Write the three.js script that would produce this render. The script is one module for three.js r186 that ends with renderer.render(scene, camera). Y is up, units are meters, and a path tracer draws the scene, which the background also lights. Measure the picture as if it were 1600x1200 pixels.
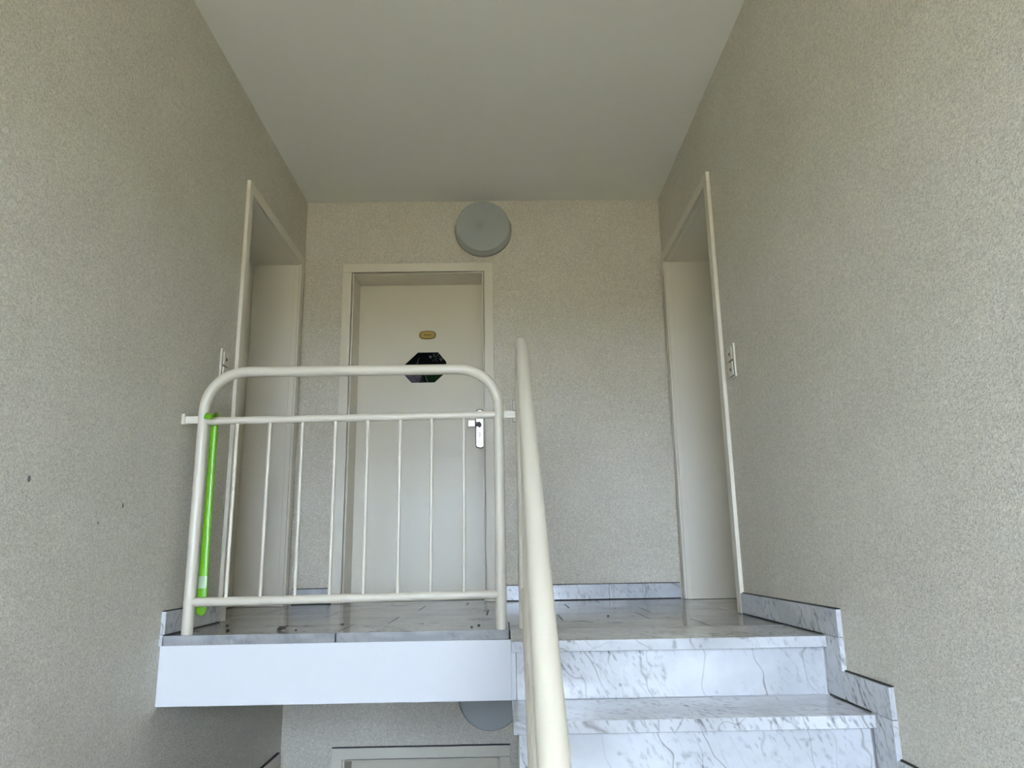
import * as THREE from 'three';
import { RoundedBoxGeometry } from 'three/addons/geometries/RoundedBoxGeometry.js';
import { RectAreaLightUniformsLib } from 'three/addons/lights/RectAreaLightUniformsLib.js';
import { mergeGeometries } from 'three/addons/utils/BufferGeometryUtils.js';

// ---------------------------------------------------------------- camera, sky, light, exposure
const scene = new THREE.Scene();
const camera = new THREE.PerspectiveCamera(2 * Math.atan(600 / 1151.03) * 180 / Math.PI, 4 / 3, 0.02, 100);
camera.position.set(0.0527, 0.2742, 2.7996);
camera.rotation.set(0.2244, -0.0136, -0.0166, 'YXZ');

const SKY = new THREE.Color().setRGB(0.755, 0.92, 1.20);          // even overcast sky
scene.background = SKY;
scene.backgroundIntensity = 1;

const renderer = new THREE.WebGLRenderer({ antialias: true });
renderer.toneMapping = THREE.LinearToneMapping;
renderer.toneMappingExposure = 39;
renderer.shadowMap.enabled = true;

// stairwell, metres: the upper landing floor is y = 0, its left edge z = 0
const XL = -1.1906, XR = 1.0838, ZB = -1.6064, ZF = 5.2, HC = 2.5;
const RISE = 0.1788, GO = 0.274, Z0 = 0.357, YH = -8 * RISE, YL = -16 * RISE;
const WIN = { x0: -1.0, x1: 0.9, y0: 0.1, y1: 1.37 };       // the stairwell window behind the camera

RectAreaLightUniformsLib.init();
const daylight = new THREE.RectAreaLight(new THREE.Color().setRGB(0.755, 0.92, 1.20), 0.5, WIN.x1 - WIN.x0 - 0.1, 0.24);
daylight.position.set((WIN.x0 + WIN.x1) / 2, WIN.y1 - 0.13, ZF - 0.02);            // under the window head, sky light falling in
daylight.lookAt(daylight.position.x, daylight.position.y - 2.0, ZF - 1.0);
scene.add(daylight);

// ---------------------------------------------------------------- helpers
let seed = 20240611;
const rnd = () => { seed = (seed * 1664525 + 1013904223) >>> 0; return seed / 4294967296; };
const used = new Map();
function numbered(n) { const k = used.get(n) || 0; used.set(n, k + 1); return k ? n + '_' + String(k).padStart(3, '0') : n; }
function tag(o, label, category, group) { o.userData.label = label; o.userData.category = category; if (group) o.userData.group = group; return o; }
function structure(o, label, category) { tag(o, label, category); o.userData.kind = 'structure'; return o; }
function thing(name, x = 0, y = 0, z = 0) { const g = new THREE.Group(); g.name = numbered(name); g.position.set(x, y, z); scene.add(g); return g; }
function mesh(name, geo, m, parent) {
  const o = new THREE.Mesh(geo, m); o.castShadow = o.receiveShadow = true;
  o.name = parent ? name : numbered(name); (parent || scene).add(o); return o;
}
// uv in metres from the face direction
function metreUV(geo, scale = 1, ou = 0, ov = 0, turn = false) {
  const g = geo.index ? geo.toNonIndexed() : geo, p = g.attributes.position, uv = new Float32Array(p.count * 2);
  const a = new THREE.Vector3(), b = new THREE.Vector3(), c = new THREE.Vector3(), n = new THREE.Vector3();
  for (let i = 0; i < p.count; i += 3) {
    a.fromBufferAttribute(p, i); b.fromBufferAttribute(p, i + 1); c.fromBufferAttribute(p, i + 2);
    n.copy(b).sub(a).cross(c.clone().sub(a)); const ax = Math.abs(n.x), ay = Math.abs(n.y), az = Math.abs(n.z);
    [a, b, c].forEach((v, k) => {
      let u, w;
      if (az >= ax && az >= ay) { u = v.x; w = v.y; } else if (ax >= ay) { u = v.z; w = v.y; } else { u = v.x; w = -v.z; }
      if (turn) [u, w] = [w, u];
      uv[(i + k) * 2] = u * scale + ou; uv[(i + k) * 2 + 1] = w * scale + ov;
    });
  }
  g.setAttribute('uv', new THREE.BufferAttribute(uv, 2)); return g;
}
function block(x0, x1, y0, y1, z0, z1, bevel = 0.0015) {
  const w = x1 - x0, h = y1 - y0, d = z1 - z0;
  const g = bevel ? new RoundedBoxGeometry(w, h, d, 1, Math.min(bevel, w * 0.45, h * 0.45, d * 0.45)) : new THREE.BoxGeometry(w, h, d);
  g.translate((x0 + x1) / 2, (y0 + y1) / 2, (z0 + z1) / 2); return g;
}
const stone = (x0, x1, y0, y1, z0, z1, bevel = 0.002) => metreUV(block(x0, x1, y0, y1, z0, z1, bevel), 1, rnd() * 5, rnd() * 5);
const plain = (...a) => metreUV(block(...a));
// a tube through corner points, each corner rounded by its radius r
function roundedPath(pts) {
  const out = [];
  pts.forEach((p, i) => {
    const v = new THREE.Vector3(p[0], p[1], p[2]);
    if (!p[3] || i === 0 || i === pts.length - 1) { out.push(v); return; }
    const a = new THREE.Vector3(...pts[i - 1].slice(0, 3)), b = new THREE.Vector3(...pts[i + 1].slice(0, 3));
    const d1 = a.sub(v).normalize(), d2 = b.sub(v).normalize(), half = d1.angleTo(d2) / 2, r = p[3];
    const cut = r / Math.tan(half), centre = v.clone().add(d1.clone().add(d2).normalize().multiplyScalar(r / Math.sin(half)));
    const s = v.clone().addScaledVector(d1, cut).sub(centre), e = v.clone().addScaledVector(d2, cut).sub(centre), ang = s.angleTo(e), n = 18;
    for (let k = 0; k <= n; k++) {
      const t = k / n; out.push(centre.clone().add(s.clone().multiplyScalar(Math.sin((1 - t) * ang) / Math.sin(ang)).add(e.clone().multiplyScalar(Math.sin(t * ang) / Math.sin(ang)))));
    }
  });
  return out;
}
class Poly extends THREE.Curve {
  constructor(p) { super(); this.p = p; this.l = [0]; for (let i = 1; i < p.length; i++) this.l.push(this.l[i - 1] + p[i].distanceTo(p[i - 1])); }
  getPoint(t, o = new THREE.Vector3()) {
    const s = t * this.l[this.l.length - 1]; let i = 1; while (i < this.l.length - 1 && this.l[i] < s) i++;
    return o.copy(this.p[i - 1]).lerp(this.p[i], (s - this.l[i - 1]) / (this.l[i] - this.l[i - 1]));
  }
}
function tube(pts, r, seg = 24, steps = 0) {
  const path = roundedPath(pts), c = new Poly(path);
  const g = new THREE.TubeGeometry(c, steps || (path.length > 3 ? 160 : 2), r, seg, false);
  const caps = [[0, 1e-4], [1, 1 - 1e-4]].map(([t, u]) => {
    const cap = new THREE.CircleGeometry(r, seg), at = c.getPoint(t), dir = at.clone().sub(c.getPoint(u)).normalize();
    cap.applyQuaternion(new THREE.Quaternion().setFromUnitVectors(new THREE.Vector3(0, 0, 1), dir)); cap.translate(at.x, at.y, at.z); return cap;
  });
  return mergeGeometries([g, ...caps]);
}
// a slab cut from a wall outline with openings; u runs along the wall
function cutSlab(u0, u1, v0, v1, holes, depth) {
  const s = new THREE.Shape([[u0, v0], [u1, v0], [u1, v1], [u0, v1]].map((q) => new THREE.Vector2(...q)));
  for (const [a, b, c, d] of holes) s.holes.push(new THREE.Path([[a, c], [a, d], [b, d], [b, c]].map((q) => new THREE.Vector2(...q))));
  return new THREE.ExtrudeGeometry(s, { depth, bevelEnabled: false });
}

// ---------------------------------------------------------------- textures
function lattice(n) { const a = new Float32Array(n * n); for (let i = 0; i < a.length; i++) a[i] = rnd(); return a; }
function noiseField(cells) {                                      // tileable value noise over the unit square
  const L = lattice(cells), f = (t) => t * t * (3 - 2 * t);
  return (u, v) => {
    const x = (u - Math.floor(u)) * cells, y = (v - Math.floor(v)) * cells, i = Math.floor(x), j = Math.floor(y), a = f(x - i), b = f(y - j);
    const i1 = (i + 1) % cells, j1 = (j + 1) % cells, ii = i % cells, jj = j % cells;
    return (L[jj * cells + ii] * (1 - a) + L[jj * cells + i1] * a) * (1 - b) + (L[j1 * cells + ii] * (1 - a) + L[j1 * cells + i1] * a) * b;
  };
}
function fractal(cells, octaves) {
  const f = []; for (let k = 0; k < octaves; k++) f.push(noiseField(cells * 2 ** k));
  return (u, v) => { let s = 0, w = 1, t = 0; for (const g of f) { s += w * g(u, v); t += w; w *= 0.55; } return s / t; };
}
function texture(n, fn, srgb) {
  const d = new Uint8Array(n * n * 4);
  for (let y = 0; y < n; y++) for (let x = 0; x < n; x++) {
    const c = fn(x / n, y / n, x, y), o = (y * n + x) * 4;
    for (let k = 0; k < 3; k++) d[o + k] = Math.max(0, Math.min(255, Math.round(255 * c[k])));
    d[o + 3] = 255;
  }
  const t = new THREE.DataTexture(d, n, n, THREE.RGBAFormat); t.wrapS = t.wrapT = THREE.RepeatWrapping;
  t.magFilter = THREE.LinearFilter; t.minFilter = THREE.LinearMipmapLinearFilter; t.generateMipmaps = true;
  if (srgb) t.colorSpace = THREE.SRGBColorSpace; t.needsUpdate = true; return t;
}
// rolled, granular wall finish: 1 texture = 0.8 m
const WN = 1024, grainA = noiseField(340), grainB = noiseField(190), grainC = noiseField(90), cloud = fractal(5, 4);
const wallBump = texture(WN, (u, v) => { const g = 0.55 * grainA(u, v) + 0.37 * grainB(u, v) + 0.08 * grainC(u, v); return [g, g, g]; });
function speckled(base, pits, beadGlints, beadGlintTone) {
  const pit = new Float32Array(WN * WN);
  const dab = (n, r0, r1, val) => {
    for (let k = 0; k < n; k++) {
      const cx = Math.floor(rnd() * WN), cy = Math.floor(rnd() * WN), r = r0 + rnd() * (r1 - r0), R = Math.ceil(r);
      for (let j = -R; j <= R; j++) for (let i = -R; i <= R; i++) if (i * i + j * j <= r * r) pit[((cy + j + WN) % WN) * WN + (cx + i + WN) % WN] = val;
    }
  };
  dab(pits, 0.8, 1.9, -1); dab(beadGlints, 1.4, 2.7, 1);  // pits, then pale bead dots: their glints are painted into the colour
  return texture(WN, (u, v, x, y) => {
    const g = (grainA(u, v) - 0.5) * 0.10 + (grainB(u, v) - 0.5) * 0.11 + (cloud(u, v) - 0.5) * 0.03, p = pit[y * WN + x];
    return p < 0 ? base.map((c) => c * 0.55) : p > 0 ? beadGlintTone : base.map((c) => c + g);
  }, true);
}
const rep = (t, s) => { t.repeat.set(1 / s, 1 / s); return t; };
rep(wallBump, 0.8);
const wallMap = rep(speckled([0.84, 0.815, 0.75], 420, 60, [0.9, 0.9, 0.88]), 0.8);
const backMap = rep(speckled([0.84, 0.81, 0.74], 60, 520, [1, 1, 1]), 0.8);
// veined white marble: 1 texture = 1.1 m
const mWarpA = fractal(4, 4), mWarpB = fractal(5, 4), mVein = fractal(5, 3), mVein2 = fractal(8, 3), mCloud = fractal(6, 5), mFleck = fractal(56, 3), mFleckMask = fractal(6, 3), mSpot = fractal(40, 2);
function marble(u, v, tone) {
  const crack = (f, w) => { const d = Math.abs(f - Math.floor(f) - 0.5); return Math.pow(Math.max(0, 1 - d / w), 1.3); };
  const m = mFleckMask(u, v), m2 = mFleckMask(v, u + 0.3), n1 = mVein(u, v), n2 = mVein2(u, v);
  const veins = crack(3 * (2 * u + v) + 1.3 * n1 + 0.5 * n2, 0.022) * Math.max(0, m - 0.28) * 2.0
    + crack(7 * u + 3 * v + 1.4 * n1 + 0.9 * n2, 0.034) * Math.max(0, m2 - 0.38) * 2.2
    + crack(-u + 3 * v + 1.0 * n2, 0.016) * Math.max(0, 0.56 - m) * 2.2;
  const fleck = Math.max(0, mFleck(2 * u + v, v) - 0.55) * 3.4 * Math.max(0, m2 - 0.28) * 2.6, spot = Math.max(0, mSpot(u, v) - 0.8) * 3 * m;
  const grey = (mCloud(u, v) - 0.5) * 0.2, dark = Math.min(0.4, 0.30 * veins + 0.24 * fleck + spot * 0.6), warm = 0.025 * veins;
  return [0, 1, 2].map((k) => tone[k] + grey - dark + (k === 0 ? warm : k === 2 ? -warm : 0));
}
const marbleMap = rep(texture(1024, (u, v) => marble(u, v, [0.775, 0.78, 0.785]), true), 1.1);
const tStreak = noiseField(64), tStreak2 = noiseField(16);
const tileMap = rep(texture(1024, (u, v) => {
  const s = (tStreak(u * 0.25 + 0.1 * mWarpA(u, v), v + 0.03 * mWarpB(u, v)) - 0.5) * 0.1 + (tStreak2(u * 0.25, v + 0.05 * mWarpA(u, v)) - 0.5) * 0.08;
  return marble(u, v, [0.62, 0.62, 0.615]).map((c) => 0.2 * c + 0.475 + s);
}, true), 1.1);
const scratch = rep(texture(512, (u, v) => { const g = 0.55 + 0.5 * (mCloud(u, v) - 0.5) + 0.25 * (mFleck(u, v) - 0.5); return [g, g, g]; }), 0.9);

// ---------------------------------------------------------------- materials
const col = (r, g, b) => new THREE.Color().setRGB(r, g, b);
const std = (o) => new THREE.MeshStandardMaterial(o), phy = (o) => new THREE.MeshPhysicalMaterial(o);
const M = {
  wall: std({ map: wallMap, bumpMap: wallBump, bumpScale: 0.0024, roughness: 0.6 }),
  back: std({ map: backMap, bumpMap: wallBump, bumpScale: 0.0026, roughness: 0.55 }),
  ceiling: std({ color: col(0.87, 0.85, 0.77), roughness: 0.95 }),
  white: std({ color: col(0.70, 0.70, 0.70), roughness: 0.85 }),
  joinery: std({ color: col(0.77, 0.715, 0.585), roughness: 0.42 }),
  leaf: std({ color: col(0.74, 0.685, 0.55), roughness: 0.38 }),
  marble: phy({ map: marbleMap, roughness: 0.22, clearcoat: 0.25, clearcoatRoughness: 0.08 }),
  tread: phy({ map: marbleMap, roughness: 0.16 }),
  tile: phy({ map: tileMap, roughness: 0.26, roughnessMap: scratch }),
  grout: std({ color: col(0.035, 0.033, 0.03), roughness: 0.95 }),
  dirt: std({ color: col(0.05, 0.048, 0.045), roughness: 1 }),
  scuff: std({ color: col(0.2, 0.19, 0.17), roughness: 1 }),
  paint: phy({ color: col(0.64, 0.585, 0.465), roughness: 0.34 }),
  plate: phy({ color: col(0.74, 0.69, 0.56), roughness: 0.3 }),
  black: phy({ specularIntensity: 0.3, color: col(0.012, 0.012, 0.012), roughness: 0.6 }),
  chrome: std({ color: col(0.86, 0.86, 0.85), metalness: 1, roughness: 0.22 }),
  darkmetal: std({ color: col(0.09, 0.085, 0.075), metalness: 0.6, roughness: 0.45 }),
  glass: phy({ color: col(0.40, 0.425, 0.41), roughness: 0.35, clearcoat: 1, clearcoatRoughness: 0.05 }),
  ring: std({ color: col(0.30, 0.29, 0.26), roughness: 0.5 }),
  green: phy({ color: col(0.155, 0.42, 0.008), roughness: 0.3 }),
  sticker: std({ color: col(0.36, 0.47, 0.28), roughness: 0.3 }),
  concrete: std({ color: col(0.5, 0.49, 0.47), roughness: 0.9 }),
  pane: phy({ color: 0xffffff, transmission: 1, thickness: 0, roughness: 0, ior: 1.5 }),
  ground: std({ color: col(0.32, 0.235, 0.095), roughness: 1 }),
};

// ---------------------------------------------------------------- the shell
const doorHole = (a, b, y, top) => [a + 0.03, b - 0.03, y, top - 0.03];
const D = {                                                       // casing outlines: along the wall, floor, head
  back: [-0.943, 0.003, 0, 2.07], left: [-1.535, -0.530, 0, 2.085], right: [-1.555, -0.490, 0, 2.085],
  lowBack: [-0.908, 0.069, YL, -0.76], lowLeft: [-1.535, -0.530, YL, -0.765],
};
{
  const sideL = cutSlab(-ZF - 0.3, -ZB + 0.3, YL - 0.2, HC + 0.2, [D.left, D.lowLeft].map(([a, b, y, t]) => doorHole(-b, -a, y, t)), 0.32);
  sideL.rotateY(Math.PI / 2); sideL.translate(XL - 0.32, 0, 0);   // u = -z
  const wl = structure(mesh('wall_left', metreUV(sideL), M.wall), 'grainy beige wall with a doorway and the green shoehorn beside it', 'wall');
  const sideR = cutSlab(-ZF - 0.3, -ZB + 0.3, YL - 0.2, HC + 0.2, [doorHole(-D.right[1], -D.right[0], D.right[2], D.right[3])], 0.32);
  sideR.rotateY(Math.PI / 2); sideR.translate(XR, 0, 0);
  structure(mesh('wall_right', metreUV(sideR, 1, 0.37, 0.21), M.wall), 'grainy beige wall beside the marble stair flight', 'wall');
  const back = cutSlab(XL, XR, YL - 0.2, HC + 0.2, [D.back, D.lowBack].map((d) => doorHole(...d)), 0.3);
  back.translate(0, 0, ZB - 0.3);
  structure(mesh('wall_back', metreUV(back), M.back), 'sparkly beige wall around the door with the brass plate', 'wall');
  const front = cutSlab(XL, XR, YL - 0.2, HC + 0.2, [[WIN.x0, WIN.x1, WIN.y0, WIN.y1]], 0.3);
  front.translate(0, 0, ZF);
  structure(mesh('wall_front', metreUV(front), M.wall), 'grainy beige wall with the stairwell window', 'wall');
  structure(mesh('ceiling', plain(XL, XR, HC, HC + 0.2, ZB, ZF, 0), M.ceiling), 'smooth off-white ceiling', 'ceiling');
  // small chips and scuffs on the left wall
  for (const [y, z, r, e] of [[0.482, 0.85, 0.007, 1.3], [0.443, 0.355, 0.0035, 2.6], [0.382, 0.494, 0.003, 1.4], [0.70, 0.33, 0.0016, 1], [0.401, 0.51, 0.0016, 1.2]]) {
    const g = new THREE.SphereGeometry(r, 8, 6); g.scale(0.12, e, 1); g.translate(XL + 0.0004, y, z); mesh('wall_chip', g, r > 0.005 ? M.scuff : M.dirt, wl);
  }
  structure(mesh('ground', plain(-40, 40, YL - 0.5, YL - 0.3, ZF + 0.3, ZF + 60, 0), M.ground), 'plain ground outside the stairwell window', 'ground');
}

// the window behind the viewer: frame, mullion, transom, panes
{
  const w = thing('window_1', (WIN.x0 + WIN.x1) / 2, WIN.y0, ZF + 0.12); structure(w, 'white framed stairwell window in the front wall', 'window');
  const W = WIN.x1 - WIN.x0, H = WIN.y1 - WIN.y0, f = 0.06;
  for (const [a, b, c, d] of [[-W / 2, W / 2, 0, f], [-W / 2, W / 2, H - f, H], [-W / 2, -W / 2 + f, f, H - f], [W / 2 - f, W / 2, f, H - f], [-0.03, 0.03, f, H - f]])
    mesh('window_frame', plain(a, b, c, d, -0.03, 0.03, 0.004), M.white, w);
  for (const [a, b] of [[-W / 2 + f, -0.03], [0.03, W / 2 - f]]) {
    const g = new THREE.PlaneGeometry(b - a, H - 2 * f); g.translate((a + b) / 2, H / 2, 0); mesh('pane', g, M.pane, w);
  }
  mesh('window_sill', stone(-W / 2, W / 2, -0.03, 0.0, -0.15, -0.03), M.marble, w);
}

// landing floor: every tile a piece
const floor = thing('floor'); structure(floor, 'polished grey marble tiles of the upper landing', 'floor');
mesh('slab', plain(XL, XR, -0.24, -0.034, ZB, -0.012, 0), M.white, floor);
mesh('slab', plain(0.088, XR, -0.24, -0.034, -0.012, 0.32, 0), M.white, floor);
mesh('beam_face', plain(XL, 0.072, -0.24, -0.0335, -0.012, -0.004, 0.002), M.white, floor).userData.label = 'smooth bright white beam face';
mesh('screed', plain(XL, XR, -0.034, -0.004, ZB, -0.012, 0), M.grout, floor);
const J = 0.0021;
const tileRows = [
  { z0: -0.335, z1: 0.0, x: [XL, -0.562, 0.066], t: 'edge' },
  { z0: -0.335, z1: -0.012, x: [0.066, 0.803, XR] },
  { z0: -0.665, z1: -0.335, x: [XL, -0.422, 0.287, 0.64, XR] },
  { z0: -1.0, z1: -0.665, x: [XL, -0.763, -0.03, 0.71, XR] },
  { z0: -1.335, z1: -1.0, x: [XL, -1.115, -0.375, 0.37, 1.078] },
  { z0: ZB, z1: -1.335, x: [XL, -0.585, -0.155, 0.562, XR] },
];
for (const r of tileRows) for (let i = 0; i + 1 < r.x.length; i++) {
  const a = r.x[i], b = r.x[i + 1];
  mesh('tile', stone(a + J, b - J, r.t ? -0.033 : -0.02, 0, r.z0 + J, r.z1 - J, 0.0012), r.t ? M.tile : M.tile, floor);
}

// the stair up to the landing, and the flight that goes down from the half-landing
{
  const s = thing('staircase'); structure(s, 'white veined marble stair flight rising to the landing', 'stairs');
  mesh('tread', stone(0.070, XR - 0.017, -0.034, 0, -0.012 + J, Z0), M.tread, s);
  for (let k = 1; k < 8; k++) mesh('tread', stone(0.070, XR - 0.017, -k * RISE - 0.034, -k * RISE, Z0 + GO * (k - 1) - 0.03, Z0 + GO * k), M.tread, s);
  for (let k = 0; k < 8; k++) mesh('riser', stone(0.086, XR - 0.022, -(k + 1) * RISE + 0.001, -k * RISE - 0.0345, Z0 + GO * k - 0.05, Z0 + GO * k - 0.03, 0.001), M.marble, s);
  const p = [[Z0 - 0.06, -0.24]];
  for (let k = 1; k < 8; k++) p.push([Z0 + GO * (k - 1) - 0.05, -k * RISE - 0.035], [Z0 + GO * k - 0.052, -k * RISE - 0.035]);
  p.push([Z0 + GO * 7 - 0.052, YH - 0.035], [Z0 + GO * 7 - 0.052, YH - 0.2], [Z0 + GO * 7 - 0.2, YH - 0.2], [0.0, -0.42], [-0.1, -0.24]);
  const sh = new THREE.Shape(p.map(([z, y]) => new THREE.Vector2(-z, y))), g = new THREE.ExtrudeGeometry(sh, { depth: XR - 0.09, bevelEnabled: false });
  g.rotateY(Math.PI / 2); g.translate(0.09, 0, 0); mesh('stair_body', metreUV(g), M.white, s);

  const l = thing('floor_half_landing'); structure(l, 'marble half-landing under the stairwell window', 'floor');
  const ze = Z0 + GO * 7 - 0.03;
  mesh('slab', plain(XL, XR, YH - 0.2, YH - 0.03, ze - 0.02, ZF, 0), M.white, l);
  for (let i = 0; i < 4; i++) for (let j = 0; j < 4; j++) {
    const w = (XR - XL) / 4, d = (ZF - ze) / 4;
    mesh('tile', stone(XL + i * w + J, XL + (i + 1) * w - J, YH - 0.03, YH, ze + j * d + J, ze + (j + 1) * d - J), M.tile, l);
  }
  const d = thing('staircase_down'); d.name = 'staircase_001'; structure(d, 'marble stair flight leading down under the white beam', 'stairs');
  for (let k = 1; k < 8; k++) {
    const y = YH - k * RISE, z = ze - GO * (k - 1);
    mesh('tread', stone(XL + 0.017, 0.0, y - 0.034, y, z - GO, z + 0.02), M.tread, d);
  }
  for (let k = 0; k < 8; k++) mesh('riser', stone(XL + 0.017, -0.015, YH - (k + 1) * RISE, YH - k * RISE - 0.035, ze - GO * k + 0.0, ze - GO * k + 0.02, 0.001), M.marble, d);
  structure(mesh('floor_lower', stone(XL, XR, YL - 0.2, YL, ZB, ZF, 0), M.tile), 'marble floor of the storey below', 'floor');
}

// marble skirting, each piece its own
{
  const G = 0.005, T = 0.016, TOP = 0.086;
  const b = thing('baseboard_back'); structure(b, 'white veined marble skirting along the wall with the brass-plate door', 'baseboard');
  const strip = (x0, x1) => { mesh('skirting_piece', stone(x0 + 0.0008, x1 - 0.0008, G, TOP, ZB + 0.0005, ZB + T, 0.001), M.marble, b); };
  for (const [x0, x1] of [[XL + 0.02, D.back[0]], [D.back[1], XR - 0.02]]) mesh('joint_shade_fill', plain(x0, x1, 0.0004, G, ZB + 0.0005, ZB + T - 0.002, 0), M.grout, b);  // solid near-black strip in the gap, painting in its shadow line
  strip(XL + 0.02, D.back[0]); strip(D.back[1], 0.652); strip(0.652, XR - 0.02);
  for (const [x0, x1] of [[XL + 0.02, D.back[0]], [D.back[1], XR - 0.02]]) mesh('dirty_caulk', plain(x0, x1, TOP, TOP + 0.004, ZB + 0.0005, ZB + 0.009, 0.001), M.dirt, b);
  const l = thing('baseboard_left'); structure(l, 'short grey marble skirting beside the railing post', 'baseboard');
  mesh('joint_shade_fill', plain(XL + 0.0005, XL + T - 0.002, 0.0004, G, D.left[1] + 0.001, 0.0, 0), M.grout, l);  // dark filler under the skirting, gap shade put into its colour
  mesh('skirting_piece', stone(XL + 0.0005, XL + T + 0.001, G, TOP - 0.002, D.left[1] + 0.001, 0.004, 0.001), M.marble, l);
  mesh('skirting_piece', stone(XL + 0.0005, XL + 0.012, -0.034, G - 0.001, 0.001, 0.010, 0.001), M.marble, l);
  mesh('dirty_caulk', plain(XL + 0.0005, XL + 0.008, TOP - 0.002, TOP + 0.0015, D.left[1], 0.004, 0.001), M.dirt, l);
  const r = thing('baseboard_right'); structure(r, 'grey marble skirting stepping down along the stair flight', 'baseboard');
  const piece = (z0, z1, y0, y1) => mesh('skirting_piece', stone(XR - T, XR - 0.0005, y0, y1, z0 + 0.0007, z1 - 0.0007, 0.001), M.marble, r);
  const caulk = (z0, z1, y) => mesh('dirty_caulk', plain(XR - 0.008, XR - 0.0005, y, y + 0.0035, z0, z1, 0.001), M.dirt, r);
  const joint = (z0, z1, y0, y1) => mesh('joint_shade_fill', plain(XR - T + 0.002, XR - 0.0005, y0, y1, z0, z1, 0), M.grout, r);  // dark fill strip that paints the shade of the skirting gap
  joint(D.right[1], Z0 + 0.004, 0.0004, G);
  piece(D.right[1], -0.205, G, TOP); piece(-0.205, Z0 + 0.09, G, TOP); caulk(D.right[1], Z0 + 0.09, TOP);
  for (let k = 0; k < 8; k++) {
    const z = Z0 + GO * k;
    piece(z - 0.026, z + 0.09, -(k + 1) * RISE + G, -k * RISE + (k ? G - 0.0015 : G - 0.0015));
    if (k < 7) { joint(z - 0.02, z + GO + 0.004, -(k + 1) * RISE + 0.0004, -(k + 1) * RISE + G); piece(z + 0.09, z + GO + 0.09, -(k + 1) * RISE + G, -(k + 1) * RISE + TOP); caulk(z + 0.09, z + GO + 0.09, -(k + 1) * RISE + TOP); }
  }
}

// ---------------------------------------------------------------- doors: x along the wall, z out of it
function door(name, W, H, reveal, label, dusty) {
  const g = thing(name); structure(g, label, 'door');
  const c = 0.056, t = 0.018, inn = W / 2 - 0.070, hole = W / 2 - 0.031, hh = H - 0.031, hi = H - 0.068;
  mesh('casing_board', plain(-W / 2, -W / 2 + c, 0.002, H - c - 0.0005, 0.0005, t, 0.002), M.joinery, g);
  mesh('casing_board', plain(W / 2 - c, W / 2, 0.002, H - c - 0.0005, 0.0005, t, 0.002), M.joinery, g);
  mesh('casing_board', plain(-W / 2, W / 2, H - c, H, 0.0005, t, 0.002), M.joinery, g);
  const z1 = 0.008, z0 = -reveal, gap = 0.006;
  for (const s of [-1, 1]) {
    const a = [s * inn, s * (W / 2 - c - gap)].sort((p, q) => p - q), b = [s * inn, s * hole].sort((p, q) => p - q);
    mesh('jamb_lining', mergeGeometries([plain(a[0], a[1], 0.002, hi, -0.02, z1, 0.0015), plain(b[0], b[1], 0.002, hh, z0, -0.02, 0.0015)]), M.joinery, g);
  }
  mesh('head_lining', mergeGeometries([plain(-inn, inn, hi, H - c - gap, -0.02, z1, 0.0015), plain(-inn, inn, hi, hh, z0, -0.02, 0.0015)]), M.joinery, g);
  const leaf = mesh('door_leaf', plain(-hole, hole, 0.005, hh, z0 - 0.042, z0 - 0.001, 0.002), M.leaf, g);
  mesh('threshold', plain(-hole, hole, 0.0, 0.03, z0 - 0.09, z0 - 0.044, 0), M.dirt, g);  // added strip behind the leaf, blocks sky light leaking underneath
  mesh('threshold', plain(-hole, hole, -0.03, 0.0, z0 - 0.09, -0.001, 0), M.tile, g);  // floor carried under the door, closing the same light leak
  if (dusty) mesh('dust_line', plain(-W / 2, W / 2, H, H + 0.005, 0.0005, t - 0.004, 0.001), M.dirt, g);
  return [g, leaf];
}
const place = (g, [a, b, y], side) => {
  const m = (a + b) / 2;
  if (side === 'back') g.position.set(m, y, ZB);
  if (side === 'left') { g.position.set(XL, y, m); g.rotation.y = Math.PI / 2; }
  if (side === 'right') { g.position.set(XR, y, m); g.rotation.y = -Math.PI / 2; }
};
const size = (d) => [d[1] - d[0], d[3] - d[2]];
const [door1, leaf1] = door('door_1', ...size(D.back), 0.2, 'cream door with brass plate, octagonal picture and chrome handle'); place(door1, D.back, 'back');
place(door('door_2', ...size(D.left), 0.27, 'cream side doorway behind the railing and green shoehorn')[0], D.left, 'left');
place(door('door_3', ...size(D.right), 0.27, 'cream side doorway beside the marble stair top')[0], D.right, 'right');
place(door('door_4', ...size(D.lowBack), 0.2, 'cream door of the storey below, seen under the white beam', true)[0], D.lowBack, 'back');
place(door('door_5', ...size(D.lowLeft), 0.27, 'cream side doorway of the storey below, in the shaded corner', true)[0], D.lowLeft, 'left');

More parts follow.
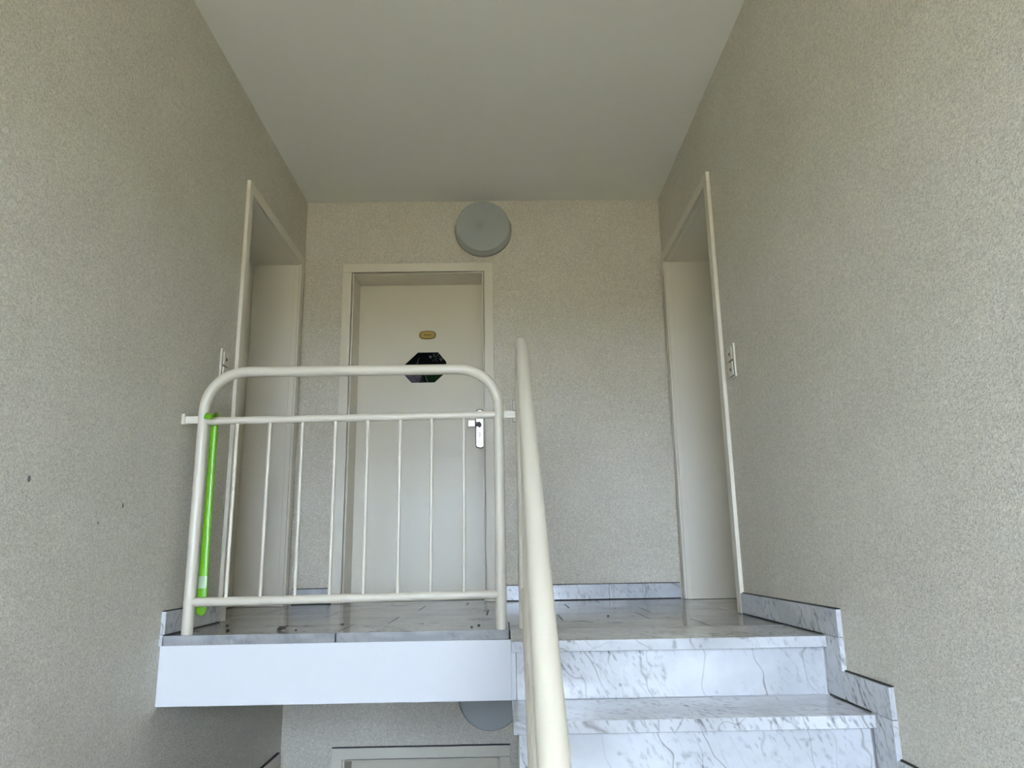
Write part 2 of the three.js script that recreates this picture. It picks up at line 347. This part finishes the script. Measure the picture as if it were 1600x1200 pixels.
// handle on the cream door (local to the door: x from the door's middle)
{
  const xm = (D.back[0] + D.back[1]) / 2, X = (x) => x - xm, zf = -0.201;
  const sh = new THREE.Shape(), x0 = X(-0.1165), x1 = X(-0.068), y0 = 0.918, y1 = 1.160, r = 0.018;
  const plateShape = (e) => {
    const s = new THREE.Shape(); const a = x0 - e, b = x1 + e, c = y0 - e, d = y1 + e;
    s.moveTo(a + r, c); s.quadraticCurveTo((a + b) / 2, c - 0.006, b - r * 0.4, c + 0.002); s.quadraticCurveTo(b, c + 0.004, b, c + r); s.lineTo(b, d - r);
    s.quadraticCurveTo(b - 0.004, d, (a + b) / 2, d); s.quadraticCurveTo(a + 0.004, d, a, d - r); s.lineTo(a, c + r); s.quadraticCurveTo(a, c + 0.004, a + r * 0.4, c + 0.002); s.lineTo(a + r, c); return s;
  };
  const rim = new THREE.ExtrudeGeometry(plateShape(0.003), { depth: 0.005, bevelEnabled: false, curveSegments: 10 }); rim.translate(0, 0, zf);
  mesh('plate_rim', rim, M.darkmetal, leaf1);
  const pl = new THREE.ExtrudeGeometry(plateShape(-0.003), { depth: 0.004, bevelEnabled: true, bevelSize: 0.002, bevelThickness: 0.002, bevelSegments: 2, curveSegments: 10 }); pl.translate(0, 0, zf + 0.005);
  mesh('handle_plate', pl, M.chrome, leaf1);
  const neck = new THREE.CylinderGeometry(0.011, 0.016, 0.05, 20); neck.rotateX(Math.PI / 2); neck.translate(X(-0.096), 1.062, zf + 0.035);
  const arm = block(X(-0.135), X(-0.092), 1.052, 1.072, zf + 0.045, zf + 0.06, 0.004);
  mesh('handle_neck', mergeGeometries([neck.toNonIndexed(), arm].map((g) => { g.deleteAttribute('uv'); return g; })), M.darkmetal, leaf1);
  mesh('handle_knob', block(X(-0.166), X(-0.117), 1.040, 1.086, zf + 0.05, zf + 0.068, 0.006), M.chrome, leaf1);
  const cyl = new THREE.TorusGeometry(0.0075, 0.0018, 8, 20); cyl.translate(X(-0.0925), 1.002, zf + 0.011);
  mesh('lock_cylinder', cyl, M.darkmetal, leaf1);
  mesh('keyhole', block(X(-0.095), X(-0.090), 0.982, 0.996, zf + 0.010, zf + 0.0118, 0.001), M.darkmetal, leaf1);
}

// ---------------------------------------------------------------- railings
{
  const zr = -0.035, g = thing('guard_railing', -0.5385, 0, zr);
  tag(g, 'cream tubular guard railing with eight thin bars on the landing edge', 'railing');
  const xL = -1.110 + 0.5385, xR = 0.0375 + 0.5385, top = 0.984;
  mesh('frame_tube', tube([[xL, 0.0, 0], [xL, top, 0, 0.155], [xR, top, 0, 0.155], [xR, 0.0, 0]], 0.0205, 28), M.paint, g);
  mesh('middle_rail', tube([[xL + 0.01, 0.789, 0], [xR - 0.01, 0.799, 0]], 0.0148), M.paint, g);
  mesh('bottom_rail', tube([[xL + 0.01, 0.113, 0], [xR - 0.01, 0.123, 0]], 0.0163), M.paint, g);
  [-0.977, -0.851, -0.7245, -0.597, -0.472, -0.346, -0.2235, -0.099].forEach((x) => {
    const q = x + 0.5385, f = (q - xL) / (xR - xL);
    mesh('baluster', tube([[q, 0.113 + 0.01 * f, 0], [q, 0.789 + 0.01 * f, 0]], 0.0068, 14), M.paint, g);
    for (const y of [0.789 + 0.01 * f - 0.0155, 0.113 + 0.01 * f + 0.0165]) { const c = new THREE.CylinderGeometry(0.0085, 0.0085, 0.006, 14); c.translate(q, y, 0); mesh('weld_collar', c, M.paint, g); }
  });
  mesh('wall_bracket', plain(XL + 0.5385 + 0.012, xL - 0.015, 0.780, 0.809, -0.004, 0.004, 0.001), M.plate, g);
  mesh('wall_bracket_plate', plain(XL + 0.5385 + 0.0005, XL + 0.5385 + 0.013, 0.776, 0.818, -0.014, 0.014, 0.0015), M.plate, g);
  mesh('link_bracket', plain(xR + 0.0236, 0.102 + 0.5385, 0.786, 0.813, -0.004, 0.004, 0.001), M.plate, g);
  mesh('link_bracket_plate', plain(xR + 0.0195, xR + 0.0235, 0.783, 0.840, -0.010, 0.010, 0.001), M.plate, g);

  // the stair railing, falling with the flight
  const h = thing('stair_railing', 0.1245, 0, -0.06); h.rotation.y = -0.0068;
  tag(h, 'cream tubular stair railing sloping down with its thick handrail', 'railing');
  const line = (z, c) => c - 0.66 * (z - 1.113), zEnd = Z0 + GO * 7 + 0.02, o = 0.06;
  const meet = line(-0.06, 0.462);
  mesh('handrail', tube([[0, 0, 0], [0, meet, 0, 0.265], [0, line(zEnd, 0.462), zEnd + o, 0.12], [0, YH, zEnd + o]], 0.0212, 28), M.paint, h);
  mesh('middle_rail', tube([[0, line(0.0, 0.462) - 0.26, 0.06], [0, line(zEnd, 0.462) - 0.26, zEnd + o]], 0.0148), M.paint, h);
  const low = (z) => -0.653 * (z - Z0) + 0.10;
  mesh('bottom_rail', tube([[0, 0.13, 0], [0, 0.13, 0.31 + o, 0.1], [0, low(zEnd), zEnd + o]], 0.0163, 24, 60), M.paint, h);
  for (let k = 0; k < 17; k++) {
    const z = 0.075 + k * 0.127, y0 = Math.min(0.13, low(z)), y1 = line(z, 0.462) - 0.26;
    mesh('baluster', tube([[0, y0, z + o], [0, y1, z + o]], 0.0068, 12), M.paint, h);
  }
}

// ---------------------------------------------------------------- wall lamps
{
  const makeLamp = (x, y, label) => {
    const g = thing('wall_lamp', x, y, ZB); tag(g, label, 'lamp', undefined);
    const lathe = (pts, n = 64) => { const q = new THREE.LatheGeometry(pts.map((p) => new THREE.Vector2(...p)), n); q.rotateX(Math.PI / 2); return q; };
    mesh('base_ring', lathe([[0.0, 0.0005], [0.1825, 0.0005], [0.1825, 0.010], [0.176, 0.013], [0.0, 0.013]]), M.ring, g);
    const prof = [[0.177, 0.012], [0.1795, 0.02], [0.1775, 0.034]];
    for (let k = 0; k <= 8; k++) { const a = k / 8 * Math.PI / 2; prof.push([0.162 + 0.007 * Math.cos(a), 0.071 + 0.007 * Math.sin(a)]); }
    for (let k = 1; k <= 14; k++) { const r = 0.162 * (1 - k / 14), q = r / 0.162; prof.push([Math.max(r, 0.0001), 0.078 - 0.007 * (1 - q * q) + 0.006 * Math.exp(-((r / 0.03) ** 2))]); }
    mesh('glass_cover', lathe(prof), M.glass, g);
    return g;
  };
  makeLamp(-0.056, 2.294, 'round frosted glass wall lamp touching the ceiling above the cream door');
  makeLamp(-0.036, -0.505, 'round frosted glass wall lamp partly hidden under the white beam');
}

// ---------------------------------------------------------------- light switches (x along the wall, z out of it)
{
  const w = 0.082, hgt = 0.152;
  const sw = thing('light_switch'); 
  mesh('switch_frame', block(-w / 2, w / 2, 0, hgt, 0.0005, 0.010, 0.004), M.plate, sw);
  for (const y of [0.010, 0.080]) {
    mesh('rocker_gap', block(-0.031, 0.031, y - 0.0025, y + 0.0645, 0.009, 0.0106, 0.0004), M.black, sw);
    const r = mesh('rocker', block(-0.029, 0.029, y, y + 0.062, 0.0095, 0.0165, 0.003), M.plate, sw);
    mesh('indicator_dot', block(-0.006, 0.006, y + 0.022, y + 0.036, 0.016, 0.0172, 0.0005), M.black, r);
  }
  sw.position.set(XR, 1.010, -0.368); sw.rotation.y = -Math.PI / 2;
  tag(sw, 'cream double light switch on the wall beside the marble flight', 'switch', undefined);
  const l = sw.clone(); l.name = numbered('light_switch'); l.position.set(XL, 1.022, -0.392); l.rotation.y = Math.PI / 2; scene.add(l);
  tag(l, 'cream double light switch behind the bend of the guard railing', 'switch');
  const b = sw.clone(); b.name = numbered('light_switch'); b.position.set(0.143, 1.033, ZB); b.rotation.y = 0; scene.add(b);
  tag(b, 'cream double light switch on the far wall behind the handrail', 'switch');
}

// ---------------------------------------------------------------- name plate and octagonal picture on the cream door
{
  const zd = ZB - 0.201;
  const cv = document.createElement('canvas'); cv.width = 256; cv.height = 128; const x = cv.getContext('2d');
  x.fillStyle = '#b39a4e'; x.fillRect(0, 0, 256, 128); x.fillStyle = '#3d2e06'; x.font = 'bold italic 40px serif'; x.textAlign = 'center'; x.textBaseline = 'middle';
  x.fillText('Moser', 128, 62);
  const t = new THREE.CanvasTexture(cv); t.colorSpace = THREE.SRGBColorSpace;
  const g = thing('name_plate', -0.4285, 1.632, zd); tag(g, 'small oval brass name plate above the octagonal picture', 'name plate');
  const oval = (rx, ry) => { const s = new THREE.Shape(); const N = 40; for (let i = 0; i <= N; i++) { const a = i / N * 2 * Math.PI, e = 0.72; const c = Math.cos(a), q = Math.sin(a); s[i ? 'lineTo' : 'moveTo'](rx * Math.sign(c) * Math.abs(c) ** e, ry * Math.sign(q) * Math.abs(q) ** e); } return s; };
  const rim = new THREE.ExtrudeGeometry(oval(0.054, 0.0275), { depth: 0.003, bevelEnabled: false }); rim.translate(0, 0.0275, 0.0005);
  mesh('plate_rim', rim, std({ color: col(0.13, 0.085, 0.02), roughness: 0.5, metalness: 0.5 }), g);
  const face = new THREE.ShapeGeometry(oval(0.0485, 0.0222), 40); const p = face.attributes.position, uv = face.attributes.uv;
  for (let i = 0; i < p.count; i++) uv.setXY(i, p.getX(i) / 0.104 + 0.5, p.getY(i) / 0.052 + 0.5);
  face.translate(0, 0.0275, 0.004); mesh('engraved_face', face, std({ map: t, roughness: 0.38, metalness: 0.35 }), g);
  for (const s of [-1, 1]) { const c = new THREE.SphereGeometry(0.0026, 10, 8); c.translate(s * 0.0435, 0.0275, 0.004); mesh('screw', c, M.darkmetal, g); }

  const W = 0.268, H = 0.199, x0 = -0.574, y0 = 1.3425;
  const c2 = document.createElement('canvas'); c2.width = 512; c2.height = 384; const k = c2.getContext('2d');
  k.fillStyle = '#050507'; k.fillRect(0, 0, 512, 384);
  const poly = (pts, f) => { k.fillStyle = f; k.beginPath(); pts.forEach(([a, b], i) => k[i ? 'lineTo' : 'moveTo'](a, b)); k.closePath(); k.fill(); };
  poly([[260, 384], [240, 250], [512, 230], [512, 384]], '#0c2410');
  poly([[0, 220], [150, 215], [210, 300], [190, 384], [0, 384]], '#57525c');
  for (let i = 0; i < 900; i++) { const a = rnd() * 512, b = rnd() * 384; const left = a < 235 && b > 215, right = a > 265 && b > 235; if (!left && !right) continue; k.globalAlpha = 0.35; k.fillStyle = left ? ['#8f8a92', '#3b3742', '#6f6a72', '#1b1922'][i % 4] : ['#16421b', '#0a160b', '#24552a'][i % 3]; k.fillRect(a, b, 5 + rnd() * 22, 3 + rnd() * 9); }
  k.globalAlpha = 0.8;
  poly([[236, 250], [246, 250], [292, 384], [280, 384]], '#6d7270'); poly([[172, 70], [182, 60], [160, 150], [140, 160]], '#59605f');
  k.globalAlpha = 0.75;
  for (let i = 0; i < 90; i++) { const a = 340 + rnd() * 130, b = 8 + rnd() * 100; k.fillStyle = ['#3f4a3a', '#7f8a78', '#20281f', '#5a5f66'][i % 4]; k.fillRect(a, b, 3 + rnd() * 9, 3 + rnd() * 14); }
  poly([[300, 40], [332, 48], [326, 78], [306, 70]], '#7e8494');
  k.globalAlpha = 1;
  const t2 = new THREE.CanvasTexture(c2); t2.colorSpace = THREE.SRGBColorSpace;
  const o = thing('octagonal_picture', x0 + W / 2, y0, zd); tag(o, 'dark octagonal picture of rock and foliage on the cream door', 'picture');
  const pts = [[0, 0.05], [0.045, 0], [0.193, 0], [W, 0.068], [W, 0.135], [0.215, H], [0.085, H], [0, 0.118]].map(([a, b]) => new THREE.Vector2(a - W / 2, b));
  const bd = new THREE.ExtrudeGeometry(new THREE.Shape(pts), { depth: 0.004, bevelEnabled: false }); bd.translate(0, 0, 0.0005); mesh('backing_board', bd, M.black, o);
  const fc = new THREE.ShapeGeometry(new THREE.Shape(pts)), q = fc.attributes.position, u2 = fc.attributes.uv;
  for (let i = 0; i < q.count; i++) u2.setXY(i, q.getX(i) / W + 0.5, q.getY(i) / H);
  fc.translate(0, 0, 0.0052); mesh('printed_face', fc, phy({ map: t2, roughness: 0.7, specularIntensity: 0.15 }), o);
}

// ---------------------------------------------------------------- green shoehorn hanging from the guard's middle rail
{
  const g = thing('shoehorn', -1.0775, 0.063, -0.064); tag(g, 'long bright green plastic shoehorn hanging on the guard railing', 'shoehorn');
  const N = 46, S = 20, L = 0.742, pos = [], idx = [];
  for (let i = 0; i <= N; i++) {
    const t = (i / N) ** 1.9, y = t * L; let w = 0.0205 - 0.0058 * Math.min(1, t * 2.2); const d = 0.0075 + 0.003 * t;
    const e = y / 0.028; const k = e < 1 ? Math.sqrt(Math.max(0.0004, 1 - (1 - e) ** 2)) : 1; w *= k;
    const sag = 0.004 * (1 - t);
    for (let j = 0; j < S; j++) { const a = j / S * 2 * Math.PI, c = Math.cos(a), s = Math.sin(a); pos.push(w * c, y, (s > 0 ? d * s : 0.35 * d * s) * Math.max(0.25, k) - sag); }
  }
  for (let i = 0; i < N; i++) for (let j = 0; j < S; j++) { const a = i * S + j, b = i * S + (j + 1) % S, c = a + S, e = b + S; idx.push(a, c, b, b, c, e); }
  const body = new THREE.BufferGeometry(); body.setAttribute('position', new THREE.Float32BufferAttribute(pos, 3)); body.setIndex(idx); body.computeVertexNormals();
  mesh('horn_body', body, M.green, g);
  // hook: a channel section bent forward over the rail
  const hp = [], hi = [], K = 20, Q = 10;
  for (let i = 0; i <= K; i++) {
    const a = -0.25 + i / K * 3.3, R = 0.026, cz = 0.027, cy = 0.7265;
    for (const th of [0, 0.0025]) for (let j = 0; j <= Q; j++) {
      const u = j / Q * 2 - 1, w = 0.0145 + 0.004 * (i / K), lift = 0.010 * u * u * (0.3 + 0.7 * i / K), rr = R + lift + th;
      hp.push(u * w, cy + rr * Math.sin(a), cz - rr * Math.cos(a));
    }
  }
  const row = 2 * (Q + 1);
  for (let i = 0; i < K; i++) for (let s = 0; s < 2; s++) for (let j = 0; j < Q; j++) { const a = i * row + s * (Q + 1) + j, b = a + 1, c = a + row, d = c + 1; s ? hi.push(a, b, c, b, d, c) : hi.push(a, c, b, b, c, d); }
  for (let i = 0; i < K; i++) for (const j of [0, Q]) { const a = i * row + j, b = a + Q + 1, c = a + row, d = b + row; j ? hi.push(a, c, b, b, c, d) : hi.push(a, b, c, b, d, c); }
  for (const i of [0, K]) for (let j = 0; j < Q; j++) { const a = i * row + j, b = a + 1, c = a + Q + 1, d = c + 1; i ? hi.push(a, c, b, b, c, d) : hi.push(a, b, c, b, d, c); }
  const hook = new THREE.BufferGeometry(); hook.setAttribute('position', new THREE.Float32BufferAttribute(hp, 3)); hook.setIndex(hi); hook.computeVertexNormals();
  mesh('hook', hook, M.green, g);
  const sp = [], si = [];
  for (let i = 0; i <= 8; i++) { const a = Math.PI * (0.22 + 0.6 * i / 8); for (const y of [0.098, 0.142]) sp.push(0.0200 * Math.cos(a) + 0.0002, y, 0.0081 * Math.sin(a) - 0.0034 + 0.0006); }
  for (let i = 0; i < 8; i++) { const a = i * 2; si.push(a, a + 1, a + 2, a + 1, a + 3, a + 2); }
  const st = new THREE.BufferGeometry(); st.setAttribute('position', new THREE.Float32BufferAttribute(sp, 3)); st.setIndex(si); st.computeVertexNormals();
  const sm = M.sticker.clone(); sm.side = THREE.DoubleSide; mesh('worn_sticker', st, sm, g);
}

// ---------------------------------------------------------------- litter on the tiles
{
  const scrap = (name, x, z, r, label, group, sx = 1) => {
    const g = new THREE.IcosahedronGeometry(r, 1), p = g.attributes.position;
    for (let i = 0; i < p.count; i++) { const k = 0.75 + 0.5 * Math.abs(Math.sin(p.getX(i) * 900 + p.getZ(i) * 1300)); p.setXYZ(i, p.getX(i) * k * sx, p.getY(i) * 0.6 * k, p.getZ(i) * k); }
    g.computeVertexNormals(); g.computeBoundingBox(); g.translate(0, -g.boundingBox.min.y, 0);
    const o = mesh(name, g, M.dirt); o.position.set(x, 0, z); tag(o, label, 'litter', group); return o;
  };
  const leaf = new THREE.Shape([[-0.016, -0.012], [-0.004, -0.018], [0.010, -0.006], [0.018, -0.014], [0.012, 0.006], [0.02, 0.022], [0.006, 0.012], [-0.012, 0.014]].map((q) => new THREE.Vector2(...q)));
  const lg = new THREE.ExtrudeGeometry(leaf, { depth: 0.0015, bevelEnabled: false }); lg.rotateX(-1.15); lg.computeBoundingBox(); lg.translate(0, -lg.boundingBox.min.y, 0);
  const lf = mesh('leaf_scrap', lg, std({ color: col(0.06, 0.05, 0.035), roughness: 0.9 })); lf.position.set(-0.794, 0, -0.132); tag(lf, 'curled dark leaf scrap on the landing tiles behind the bars', 'litter');
  for (const [x, z, r, where] of [[-1.0, -0.142, 0.005, 'in front of the shoehorn doorway'], [-1.082, -0.359, 0.004, 'close to the short left skirting'], [-0.738, -0.123, 0.003, 'next to the curled leaf scrap'], [-0.606, -0.325, 0.0037, 'at the end of a tile joint behind the bars'], [0.492, -0.49, 0.0037, 'at the head of the marble stair flight'], [-0.05, -0.18, 0.004, 'beside the railing post next to the stair, larger one'], [-0.075, -0.12, 0.0035, 'beside the railing post next to the stair, smaller one']])
    scrap('crumb', x, z, r, 'tiny dark crumb of dirt ' + where, 'crumbs on the landing tiles', 1.3);
}

renderer.render(scene, camera);
